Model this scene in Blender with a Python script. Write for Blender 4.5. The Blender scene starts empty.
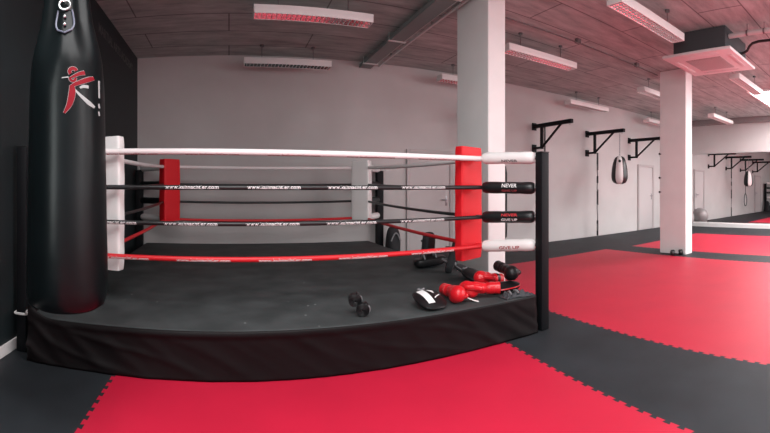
import bpy, bmesh, math, random
from mathutils import Vector, Matrix
random.seed(7)
PI = math.pi
S = bpy.context.scene
C = S.collection
EYE = 1.25

# ------------------------------------------------------------------ materials
def mat(name, col, rough=0.6, metal=0.0, var=0.0, vscale=6.0, bump=0.0, bscale=60.0, spec=0.5, emit=None, coat=0.0):
    m = bpy.data.materials.new(name); m.use_nodes = True
    nt = m.node_tree; b = nt.nodes['Principled BSDF']
    b.inputs['Base Color'].default_value = (*col, 1)
    b.inputs['Roughness'].default_value = rough
    b.inputs['Metallic'].default_value = metal
    b.inputs['Specular IOR Level'].default_value = spec
    b.inputs['Coat Weight'].default_value = coat
    tc = nt.nodes.new('ShaderNodeTexCoord')
    if var:
        n = nt.nodes.new('ShaderNodeTexNoise'); n.inputs['Scale'].default_value = vscale
        n.inputs['Detail'].default_value = 6
        r = nt.nodes.new('ShaderNodeValToRGB')
        r.color_ramp.elements[0].position = 0.3; r.color_ramp.elements[1].position = 0.7
        r.color_ramp.elements[0].color = (*[max(0, c * (1 - var)) for c in col], 1)
        r.color_ramp.elements[1].color = (*[min(1, c * (1 + var)) for c in col], 1)
        nt.links.new(tc.outputs['Object'], n.inputs['Vector'])
        nt.links.new(n.outputs['Fac'], r.inputs['Fac'])
        nt.links.new(r.outputs['Color'], b.inputs['Base Color'])
    if bump:
        n2 = nt.nodes.new('ShaderNodeTexNoise'); n2.inputs['Scale'].default_value = bscale
        n2.inputs['Detail'].default_value = 4
        bp = nt.nodes.new('ShaderNodeBump'); bp.inputs['Strength'].default_value = bump
        bp.inputs['Distance'].default_value = 0.01
        nt.links.new(tc.outputs['Object'], n2.inputs['Vector'])
        nt.links.new(n2.outputs['Fac'], bp.inputs['Height'])
        nt.links.new(bp.outputs['Normal'], b.inputs['Normal'])
    if emit:
        b.inputs['Emission Color'].default_value = (*emit[:3], 1)
        b.inputs['Emission Strength'].default_value = emit[3]
    return m

def concrete_mat():
    m = mat('board_marked_concrete', (0.30, 0.29, 0.285), 0.9)
    nt = m.node_tree; b = nt.nodes['Principled BSDF']
    tc = nt.nodes.new('ShaderNodeTexCoord')
    br = nt.nodes.new('ShaderNodeTexBrick')
    br.inputs['Scale'].default_value = 1.0; br.inputs['Brick Width'].default_value = 2.5
    br.inputs['Row Height'].default_value = 0.62; br.inputs['Mortar Size'].default_value = 0.012
    br.inputs['Mortar Smooth'].default_value = 0.4
    br.inputs['Color1'].default_value = (0.45, 0.485, 0.475, 1)
    br.inputs['Color2'].default_value = (0.51, 0.545, 0.535, 1)
    br.inputs['Mortar'].default_value = (0.20, 0.20, 0.20, 1)
    n = nt.nodes.new('ShaderNodeTexNoise'); n.inputs['Scale'].default_value = 2.2; n.inputs['Detail'].default_value = 9
    n.inputs['Roughness'].default_value = 0.7
    mp = nt.nodes.new('ShaderNodeMapping'); mp.inputs['Scale'].default_value = (0.7, 3.0, 1)
    rp = nt.nodes.new('ShaderNodeValToRGB')
    rp.color_ramp.elements[0].position = 0.3; rp.color_ramp.elements[0].color = (0.50, 0.53, 0.53, 1)
    rp.color_ramp.elements[1].position = 0.72; rp.color_ramp.elements[1].color = (1.12, 1.12, 1.11, 1)
    mx = nt.nodes.new('ShaderNodeMix'); mx.data_type = 'RGBA'; mx.blend_type = 'MULTIPLY'; mx.inputs['Factor'].default_value = 1
    nt.links.new(tc.outputs['Object'], br.inputs['Vector'])
    nt.links.new(tc.outputs['Object'], mp.inputs['Vector']); nt.links.new(mp.outputs['Vector'], n.inputs['Vector'])
    nt.links.new(n.outputs['Fac'], rp.inputs['Fac'])
    nt.links.new(br.outputs['Color'], mx.inputs['A']); nt.links.new(rp.outputs['Color'], mx.inputs['B'])
    nt.links.new(mx.outputs['Result'], b.inputs['Base Color'])
    return m

def canvas_mat():
    m = mat('ring_canvas', (0.022, 0.024, 0.025), 0.72, bump=0.25, bscale=220)
    nt = m.node_tree; b = nt.nodes['Principled BSDF']
    tc = nt.nodes.new('ShaderNodeTexCoord')
    n = nt.nodes.new('ShaderNodeTexNoise'); n.inputs['Scale'].default_value = 3.5; n.inputs['Detail'].default_value = 8
    r = nt.nodes.new('ShaderNodeValToRGB')
    r.color_ramp.elements[0].position = 0.35; r.color_ramp.elements[0].color = (0.022, 0.027, 0.028, 1)
    r.color_ramp.elements[1].position = 0.75; r.color_ramp.elements[1].color = (0.055, 0.062, 0.064, 1)
    v = nt.nodes.new('ShaderNodeTexVoronoi'); v.inputs['Scale'].default_value = 5.0
    r2 = nt.nodes.new('ShaderNodeValToRGB')
    r2.color_ramp.elements[0].position = 0.03; r2.color_ramp.elements[0].color = (0.20, 0.20, 0.20, 1)
    r2.color_ramp.elements[1].position = 0.055; r2.color_ramp.elements[1].color = (0, 0, 0, 1)
    mx = nt.nodes.new('ShaderNodeMix'); mx.data_type = 'RGBA'; mx.blend_type = 'ADD'; mx.inputs['Factor'].default_value = 1
    for t in (n, v): nt.links.new(tc.outputs['Object'], t.inputs['Vector'])
    nt.links.new(n.outputs['Fac'], r.inputs['Fac']); nt.links.new(v.outputs['Distance'], r2.inputs['Fac'])
    nt.links.new(r.outputs['Color'], mx.inputs['A']); nt.links.new(r2.outputs['Color'], mx.inputs['B'])
    nt.links.new(mx.outputs['Result'], b.inputs['Base Color'])
    return m

M = dict(
    white_wall=mat('white_wall_paint', (0.50, 0.485, 0.48), 0.85, var=0.05, vscale=1.5, bump=0.05, bscale=40),
    black_wall=mat('black_wall_paint', (0.0055, 0.0125, 0.0145), 0.6, var=0.2, vscale=2, bump=0.08, bscale=40),
    concrete=concrete_mat(),
    column=mat('white_column_paint', (0.80, 0.80, 0.79), 0.8, var=0.03, vscale=3),
    trim=mat('white_trim_paint', (0.72, 0.71, 0.70), 0.5),
    dark_beam=mat('dark_grey_beam', (0.24, 0.22, 0.22), 0.7),
    slab=mat('floor_slab', (0.2, 0.2, 0.2), 0.9),
    red_mat=mat('red_foam_mat', (0.50, 0.009, 0.038), 0.50, var=0.05, vscale=2.5, bump=0.18, bscale=300, spec=0.4),
    black_mat=mat('black_foam_mat', (0.019, 0.0225, 0.0265), 0.6, var=0.25, vscale=2.5, bump=0.2, bscale=300, spec=0.25),
    canvas=canvas_mat(),
    skirt=mat('black_skirt_cloth', (0.004, 0.0025, 0.003), 0.5, var=0.15, vscale=8, spec=0.16),
    black_steel=mat('black_powder_steel', (0.004, 0.005, 0.0065), 0.6, spec=0.2),
    black_plastic=mat('black_plastic', (0.015, 0.016, 0.017), 0.4),
    steel=mat('zinc_steel', (0.62, 0.62, 0.62), 0.3, metal=1.0),
    dark_steel=mat('dark_steel', (0.25, 0.25, 0.26), 0.35, metal=1.0),
    white_vinyl=mat('white_vinyl', (0.80, 0.79, 0.78), 0.4, bump=0.15, bscale=14),
    red_vinyl=mat('red_vinyl', (0.66, 0.010, 0.018), 0.5, spec=0.3, bump=0.3, bscale=12),
    black_vinyl=mat('black_vinyl', (0.007, 0.009, 0.010), 0.36, bump=0.1, bscale=20),
    white_rope=mat('white_rope_cover', (0.80, 0.76, 0.76), 0.45),
    black_rope=mat('black_rope_cover', (0.012, 0.013, 0.014), 0.35),
    red_rope=mat('red_rope_cover', (0.62, 0.012, 0.02), 0.4),
    ink_white=mat('white_ink', (0.80, 0.80, 0.80), 0.5),
    ink_red=mat('red_ink', (0.62, 0.03, 0.04), 0.5),
    ink_dull_red=mat('dull_red_ink', (0.38, 0.07, 0.08), 0.5),
    ink_grey=mat('grey_ink', (0.07, 0.075, 0.08), 0.5),
    leather=mat('black_leather', (0.0022, 0.0045, 0.0052), 0.30, var=0.2, vscale=5, bump=0.10, bscale=9, spec=0.22),
    glove_red=mat('red_glove_leather', (0.60, 0.010, 0.018), 0.28, bump=0.1, bscale=40),
    glove_black=mat('black_glove_leather', (0.006, 0.006, 0.007), 0.4, spec=0.35, bump=0.1, bscale=40),
    cloth_black=mat('black_cloth', (0.020, 0.021, 0.024), 0.8, bump=0.3, bscale=60),
    cloth_grey=mat('charcoal_cloth', (0.038, 0.041, 0.047), 0.7, bump=0.3, bscale=60),
    strap_grey=mat('grey_webbing', (0.22, 0.22, 0.23), 0.7),
    pad_grey=mat('blue_grey_vinyl', (0.12, 0.13, 0.18), 0.35),
    lamp_white=mat('lamp_white_enamel', (0.78, 0.77, 0.76), 0.45),
    reflector=mat('lamp_reflector', (0.9, 0.89, 0.89), 0.16, metal=1.0),
    tube=mat('unlit_tube_glass', (0.85, 0.85, 0.85), 0.3),
    ac_dark=mat('dark_insulation', (0.055, 0.06, 0.065), 0.85, bump=0.2, bscale=30),
    ac_white=mat('white_abs', (0.74, 0.71, 0.71), 0.45),
    ac_grille=mat('grey_grille', (0.42, 0.37, 0.37), 0.6),
    pipe_white=mat('pale_pipe_lagging', (0.58, 0.54, 0.54), 0.6),
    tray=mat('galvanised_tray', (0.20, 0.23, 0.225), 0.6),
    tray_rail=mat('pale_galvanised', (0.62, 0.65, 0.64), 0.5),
    conduit=mat('dull_conduit', (0.12, 0.11, 0.11), 0.6),
    logo_red=mat('dark_red_print', (0.20, 0.006, 0.014), 0.5, spec=0.15),
    logo_white=mat('grey_white_print', (0.33, 0.35, 0.35), 0.5, spec=0.15),
    door=mat('door_paint', (0.50, 0.47, 0.47), 0.6),
    door_frame=mat('grey_door_frame', (0.42, 0.385, 0.385), 0.5),
    ball=mat('grey_gym_ball', (0.30, 0.28, 0.28), 0.3, bump=0.0),
    mirror=mat('mirror_silver', (0.86, 0.84, 0.84), 0.0, metal=1.0),
    skylight=mat('lit_skylight_panel', (0.9, 0.9, 0.9), 0.5, emit=(1.0, 0.97, 0.97, 22.0)),
)

# ------------------------------------------------------------------ mesh helpers
def nb(): return bmesh.new()

def box(bm, x0, x1, y0, y1, z0, z1, bev=0.0, seg=2, mtx=None, mi=0):
    r = bmesh.ops.create_cube(bm, size=1.0)
    vs = r['verts']
    bmesh.ops.scale(bm, vec=(x1 - x0, y1 - y0, z1 - z0), verts=vs)
    bmesh.ops.translate(bm, vec=((x0 + x1) / 2, (y0 + y1) / 2, (z0 + z1) / 2), verts=vs)
    if bev:
        es = list({e for v in vs for e in v.link_edges})
        g = bmesh.ops.bevel(bm, geom=es, offset=bev, segments=seg, profile=0.5, affect='EDGES')
        vs = list({v for f in g['faces'] for v in f.verts} | {v for v in vs if v.is_valid})
    if mi:
        for f in {f for v in vs for f in v.link_faces}: f.material_index = mi
    if mtx is not None: bmesh.ops.transform(bm, matrix=mtx, verts=vs)
    return vs

def tube(bm, pts, r, n=10, closed=False, caps=True, mi=0):
    pts = [Vector(p) for p in pts]; k = len(pts)
    rs = r if isinstance(r, (list, tuple)) else [r] * k
    rings = []; prev = None
    for i, p in enumerate(pts):
        if closed: t = pts[(i + 1) % k] - pts[i - 1]
        else: t = pts[min(i + 1, k - 1)] - pts[max(i - 1, 0)]
        t.normalize()
        if prev is None:
            a = Vector((0, 0, 1)) if abs(t.z) < 0.9 else Vector((1, 0, 0))
            u = t.cross(a).normalized()
        else:
            u = (prev - t * prev.dot(t)).normalized()
        prev = u; w = t.cross(u)
        rings.append([bm.verts.new(p + (u * math.cos(2 * PI * j / n) + w * math.sin(2 * PI * j / n)) * rs[i]) for j in range(n)])
    m = k if closed else k - 1
    for i in range(m):
        A, B = rings[i], rings[(i + 1) % k]
        for j in range(n):
            bm.faces.new((A[j], A[(j + 1) % n], B[(j + 1) % n], B[j])).material_index = mi
    if caps and not closed:
        bm.faces.new(rings[0][::-1]).material_index = mi; bm.faces.new(rings[-1]).material_index = mi

def lathe(bm, prof, n=32, c=(0, 0, 0), mif=None):
    rings = []
    for r, z in prof:
        if r < 1e-5: rings.append([bm.verts.new((c[0], c[1], c[2] + z))])
        else: rings.append([bm.verts.new((c[0] + r * math.cos(2 * PI * j / n), c[1] + r * math.sin(2 * PI * j / n), c[2] + z)) for j in range(n)])
    for i in range(len(prof) - 1):
        A, B = rings[i], rings[i + 1]
        for j in range(n):
            q = (j + 1) % n
            vs = [A[j % len(A)], A[q % len(A)], B[q % len(B)], B[j % len(B)]]
            u = []
            for v in vs:
                if v not in u: u.append(v)
            if len(u) > 2:
                f = bm.faces.new(u)
                if mif: f.material_index = mif(j, n)
    for ring, fl in ((rings[0], True), (rings[-1], False)):
        if len(ring) > 1: bm.faces.new(ring[::-1] if fl else ring)

def grid(bm, fn, nu, nv, closed_u=False, mi=0):
    V = [[bm.verts.new(fn(i / nu, j / nv)) for j in range(nv + 1)] for i in range(nu + (0 if closed_u else 1))]
    k = len(V)
    for i in range(nu):
        for j in range(nv):
            bm.faces.new((V[i][j], V[(i + 1) % k][j], V[(i + 1) % k][j + 1], V[i][j + 1])).material_index = mi
    return V

def ball_(bm, c, r, seg=20, scale=(1, 1, 1), rot=None):
    g = bmesh.ops.create_uvsphere(bm, u_segments=seg, v_segments=seg // 2 + 2, radius=r)
    vs = g['verts']; bmesh.ops.scale(bm, vec=scale, verts=vs)
    if rot is not None: bmesh.ops.rotate(bm, matrix=rot, verts=vs, cent=(0, 0, 0))
    bmesh.ops.translate(bm, vec=c, verts=vs)

def obj(name, bm, m, parent=None, smooth=True, local=False, ang=38):
    """links the shape as one mesh object; coordinates are world unless local"""
    bmesh.ops.recalc_face_normals(bm, faces=bm.faces)
    me = bpy.data.meshes.new(name)
    if parent is not None and not local:
        o_ = Vector(parent.location)
        q = parent
        while q.parent: q = q.parent; o_ += Vector(q.location)
        bmesh.ops.translate(bm, vec=-o_, verts=bm.verts)
    bm.to_mesh(me); bm.free()
    for x in (m if isinstance(m, (list, tuple)) else [m]): me.materials.append(x)
    if smooth:
        me.shade_smooth(); me.set_sharp_from_angle(angle=math.radians(ang))
    o = bpy.data.objects.new(name, me); C.objects.link(o)
    if parent is not None: o.parent = parent
    return o

def tag(o, label=None, cat=None, group=None, kind=None):
    for k, v in (('label', label), ('category', cat), ('group', group), ('kind', kind)):
        if v: o[k] = v
    return o

def thing(name, label, cat, loc=(0, 0, 0), rz=0.0, group=None):
    o = bpy.data.objects.new(name, None); C.objects.link(o)
    o.empty_display_size = 0.1
    o.location = loc; o.rotation_euler = (0, 0, rz)
    return tag(o, label, cat, group)

def struct(name, bm, m, parent=None, smooth=False):
    o = obj(name, bm, m, parent, smooth)
    if parent is None: o['kind'] = 'structure'
    return o

def dup(root, loc, rz=None, label=None, group=None):
    def cp(o, par):
        c = o.copy(); C.objects.link(c)
        if par is not None: c.parent = par
        for ch in list(o.children): cp(ch, c)
        return c
    r = cp(root, None); r.location = loc
    if rz is not None: r.rotation_euler = (0, 0, rz)
    if label: r['label'] = label
    if group: r['group'] = group
    return r

_tc = {}
def text_polys(s, size):
    """letter outlines filled flat: (verts, faces, width), baseline at 0"""
    if (s, size) in _tc: return _tc[(s, size)]
    cu = bpy.data.curves.new('letters', 'FONT'); cu.body = s; cu.size = size; cu.resolution_u = 3; cu.offset = size * .022
    o = bpy.data.objects.new('letters', cu); C.objects.link(o)
    bpy.context.view_layer.update()
    me = bpy.data.meshes.new_from_object(o.evaluated_get(bpy.context.evaluated_depsgraph_get()))
    vs = [v.co.copy() for v in me.vertices]; fs = [list(p.vertices) for p in me.polygons]
    bpy.data.objects.remove(o); bpy.data.curves.remove(cu); bpy.data.meshes.remove(me)
    w = max(v.x for v in vs)
    _tc[(s, size)] = (vs, fs, w)
    return _tc[(s, size)]

def add_text(bm, s, size, fn, mi=0, width=None, center=True):
    vs, fs, w = text_polys(s, size)
    kx = (width / w) if width else 1.0
    off = -w * kx / 2 if center else 0
    V = [bm.verts.new(fn(v.x * kx + off, v.y - size * 0.35)) for v in vs]
    for f in fs:
        try: bm.faces.new([V[i] for i in f]).material_index = mi
        except ValueError: pass

# ------------------------------------------------------------------ room shell
XL, XR, YF, YB, H = -1.615, 13.0, -3.2, 7.33, 3.58
bm = nb(); box(bm, XL - .2, XR + .2, YF - .2, YB + .2, -0.2, -0.012); struct('floor', bm, M['slab'])
bm = nb(); box(bm, XL - .2, XR + .2, YF - .2, YB + .2, H, H + .2); struct('ceiling', bm, M['concrete'])
bm = nb(); box(bm, XL - .2, XR + .2, YB, YB + .2, -.012, H); struct('wall_back', bm, M['white_wall'])
bm = nb(); box(bm, XR, XR + .2, YF - .2, YB, -.012, H); struct('wall_right', bm, M['white_wall'])
LW = (-3.0, 0.0, 0.85, 3.05)
bm = nb()
box(bm, XL - .2, XL, LW[1], YB, -.012, H); box(bm, XL - .2, XL, YF - .2, LW[0], -.012, H)
box(bm, XL - .2, XL, LW[0], LW[1], -.012, LW[2]); box(bm, XL - .2, XL, LW[0], LW[1], LW[3], H)
struct('wall_left', bm, M['black_wall'])
bm = nb()
for a, b, c, d in ((LW[0], LW[1], LW[2], LW[2] + .06), (LW[0], LW[1], LW[3] - .06, LW[3]), (LW[0], LW[0] + .06, LW[2], LW[3]), (LW[1] - .06, LW[1], LW[2], LW[3]), (-1.53, -1.47, LW[2], LW[3])):
    box(bm, XL - .14, XL - .08, a, b, c, d)
struct('window_9', bm, M['trim'])
# window wall behind the photographer
WIN = [(-1.1, 1.3), (1.9, 4.3), (4.9, 7.3), (7.9, 10.3), (10.7, 12.7)]
bm = nb()
box(bm, XL, XR, YF - .2, YF, -.012, 0.85); box(bm, XL, XR, YF - .2, YF, 2.95, H)
e = XL
for a, b in WIN + [(XR, XR)]:
    box(bm, e, a, YF - .2, YF, 0.85, 2.95); e = b
struct('wall_front', bm, M['white_wall'])
for i, (a, b) in enumerate(WIN):
    bm = nb()
    for x0, x1, z0, z1 in ((a, b, .85, .91), (a, b, 2.89, 2.95), (a, a + .06, .91, 2.89), (b - .06, b, .91, 2.89), ((a + b) / 2 - .03, (a + b) / 2 + .03, .91, 2.89)):
        box(bm, x0, x1, YF - .12, YF - .06, z0, z1)
    struct('window_%d' % (i + 1), bm, M['trim'])
bm = nb(); box(bm, XL, XL + .015, YF, 7.33, 0, 0.088, .004); struct('baseboard_left', bm, M['trim'])
bm = nb(); box(bm, XR - .17, XR, YF, YB, 0, 0.135, .006); struct('baseboard_right', bm, M['trim'])
bm = nb(); box(bm, XR - .25, XR, YF, YB, 3.42, H); struct('trim_1', bm, M['dark_beam'])
# lettering on the black wall
bm = nb()
add_text(bm, 'MARTIAL ARTS ACADEMY', 0.17, lambda x, y: Vector((XL + .002, 6.0 + x, 3.30 + y)), width=1.9)
o = obj('wall_lettering', bm, M['ink_grey'], None, False); tag(o, 'faint grey lettering running along the top of the black wall', 'sign')

# pillars
for nm, x0, x1, y0, y1 in (('column_front', 2.80, 3.05, 3.97, 4.67), ('column_rear', 7.13, 7.40, 3.79, 4.37)):
    bm = nb(); box(bm, x0, x1, y0, y1, 0, H, .012, 2)
    o = struct(nm, bm, M['column'])
    if nm == 'column_rear':
        for z in (1.95, 1.48, 1.20):
            bm = nb(); tube(bm, [(x0, y1 - .02, z), (x0 - .03, y1 - .02, z), (x0 - .05, y1 - .02, z)], [.012, .012, .022], 10)
            obj('hook', bm, M['glove_black'], o)

# doors in the back wall
for i, (a, b, hs) in enumerate(((3.27, 4.28, 1), (10.64, 11.54, 1))):
    bm = nb()
    box(bm, a, a + .07, YB - .045, YB - .001, 0, 2.02, .005); box(bm, b - .07, b, YB - .045, YB - .001, 0, 2.02, .005)
    box(bm, a + .07, b - .07, YB - .045, YB - .001, 1.95, 2.02, .005)
    fr = struct('door_%d' % (i + 1), bm, M['door_frame'])
    bm = nb(); box(bm, a + .07, b - .07, YB - .028, YB - .001, 0.005, 1.95, .004)
    lf = obj('leaf', bm, M['door'], fr)
    bm = nb(); hx = b - .15
    tube(bm, [(hx, YB - .028, 1.05), (hx, YB - .08, 1.05), (hx - .02, YB - .085, 1.05), (hx - .13, YB - .085, 1.05)], .011, 8)
    box(bm, hx - .02, hx + .02, YB - .034, YB - .026, .93, 1.12, .003)
    obj('handle', bm, M['dark_steel'], lf)

# mirror wall
mr = thing('wall_mirror', 'long frameless mirror covering the far end wall above a white plinth', 'mirror', (XR - .01, 4.0, .135))
bm = nb(); box(bm, XR - .012, XR - .002, -2.5, YB - .02, .136, 2.45); obj('mirror_glass', bm, M['mirror'], mr, False)
bm = nb(); box(bm, XR - .016, XR - .001, -2.5, YB - .02, 2.45, 2.47); obj('top_rail', bm, M['steel'], mr, False)

# lit skylight panel
sk = thing('ceiling_skylight', 'bright white lit panel set in the ceiling before the mirror', 'skylight', (10.9, 2.2, H))
bm = nb(); box(bm, 9.42, 12.3, 1.2, 3.30, H - .03, H - .001); obj('diffuser', bm, M['skylight'], sk, False)
bm = nb()
for x0, x1, y0, y1 in ((9.36, 9.42, 1.14, 3.36), (12.3, 12.36, 1.14, 3.36), (9.42, 12.3, 1.14, 1.2), (9.42, 12.3, 3.30, 3.36)):
    box(bm, x0, x1, y0, y1, H - .045, H - .001)
obj('frame', bm, M['lamp_white'], sk, False)

# ------------------------------------------------------------------ foam floor fields with toothed edges
def teeth(p, q, d=0.0115, pitch=0.092):
    p, q = Vector((*p, 0)), Vector((*q, 0)); L = (q - p).length; t = (q - p) / L; n = Vector((-t.y, t.x, 0))
    k = max(1, round(L / pitch)); w = L / k; out = [p]
    for i in range(1, k - 1):
        s = i * w
        for a, b in ((.27, -d), (.18, d), (.82, d), (.73, -d)):
            out.append(p + t * (s + a * w) + n * b)
    out.append(q)
    return [(v.x, v.y) for v in out]
def field(name, pts, m):
    bm = nb()
    vs = [bm.verts.new((x, y, 0)) for x, y in pts]
    f = bm.faces.new(vs)
    bmesh.ops.recalc_face_normals(bm, faces=[f])
    g = bmesh.ops.extrude_face_region(bm, geom=[f])
    bmesh.ops.translate(bm, vec=(0, 0, -.0115), verts=[v for v in g['geom'] if isinstance(v, bmesh.types.BMVert)])
    return obj(name, bm, m, None, False)
y0 = YF + .02
xa, xb = (lambda y: 1.84 + .097 * y), (lambda y: 2.85 + .045 * y)
E1 = [teeth((-.765, y0), (-.765, 3.2)), teeth((-.765, 3.2), (xa(3.2), 3.18)), teeth((xa(3.2), 3.18), (xa(y0), y0))]
E2 = [teeth((xb(y0), y0), (xb(5.55), 5.55)), teeth((xb(5.55), 5.55), (6.9, 5.55)), teeth((6.9, 5.55), (6.9, y0))]
E3 = [teeth((7.62, y0), (7.62, 5.4)), teeth((7.62, 5.4), (10.8, 5.4)), teeth((10.8, 5.4), (10.8, y0))]
def join(E):
    out = []
    for e in E: out += e if not out else e[1:]
    return out
J1, J2, J3 = join(E1), join(E2), join(E3)
blk = [(XL + .016, y0)] + J1 + J2 + J3 + [(XR - .171, y0), (XR - .171, YB - .002), (XL + .016, YB - .002)]
tag(field('foam_mat', blk, M['black_mat']), 'black puzzle mat that rims the red areas and lies under the ring', 'floor mat')
tag(field('foam_mat', J1, M['red_mat']), 'red puzzle mat strip on the floor in front of the ring skirt', 'floor mat')
tag(field('foam_mat', J2, M['red_mat']), 'large red puzzle mat field between the ring and the farther pillar', 'floor mat')
tag(field('foam_mat', J3, M['red_mat']), 'red puzzle mat field behind the farther pillar, before the mirror', 'floor mat')

# ------------------------------------------------------------------ boxing ring
RX0, RX1, RY0, RY1, RZ = -1.42, 2.465, 2.757, 7.20, 0.327
ring = thing('boxing_ring', 'raised black boxing ring with four ropes, black skirt and corner pads', 'boxing ring', (.545, 4.92, 0))
bm = nb(); box(bm, RX0 + .06, RX1 - .06, RY0 + .06, RY1 - .06, 0.002, RZ - .035); obj('platform', bm, M['black_plastic'], ring, False)
bm = nb(); box(bm, RX0, RX1, RY0, RY1, RZ - .03, RZ, .012, 3); obj('canvas', bm, M['canvas'], ring)

def skirt_pt(s, v):
    W, D = RX1 - RX0, RY1 - RY0; P = 2 * (W + D); d = s * P
    if d < W: p, n, k = Vector((RX0 + d, RY0, 0)), Vector((0, -1, 0)), 0
    elif d < W + D: p, n, k = Vector((RX1, RY0 + d - W, 0)), Vector((1, 0, 0)), 1
    elif d < 2 * W + D: p, n, k = Vector((RX1 - (d - W - D), RY1, 0)), Vector((0, 1, 0)), 2
    else: p, n, k = Vector((RX0, RY1 - (d - 2 * W - D), 0)), Vector((-1, 0, 0)), 3
    top = RZ - .004
    if k in (0, 3):
        dc = d if k == 0 else P - d
        top += .075 * math.exp(-(dc / .10) ** 2)
    z = top + (0.004 - top) * v
    # sagging diagonal folds, deeper near the first corner
    amp = .004 + (.026 if k == 0 else .010) * (math.exp(-max(0, d) / .7) + .10 + .30 * math.exp(-((d - W) / .5) ** 2))
    ph = d * 11 - v * 4.6 + 1.1 * math.sin(d * 2.3)
    ph2 = d * 8.5 - v * 6.5 + 1.6 * math.sin(d * 3.1 + 1)
    f = (1 - abs(math.sin(ph))) ** 2.2 * .55 + (1 - abs(math.sin(ph2))) ** 3 * .6 + .18 * math.sin(d * 23 - v * 7 + 2 * math.sin(d * 5)) ** 2
    env = min(1, v * 3.5) * (1 - .35 * v)
    out = .004 + amp * f * env + .02 * v * v
    if k == 0 and v > .02: out += .010 * math.exp(-((v - .09) / .05) ** 2) * (.5 + .5 * math.sin(d * 1.3))
    return p + n * out + Vector((0, 0, z))
bm = nb(); grid(bm, skirt_pt, 460, 22, closed_u=True); sk_o = obj('skirt', bm, M['skirt'], ring, ang=70)
sd = sk_o.modifiers.new('cloth', 'SOLIDIFY'); sd.thickness = .003

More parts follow.
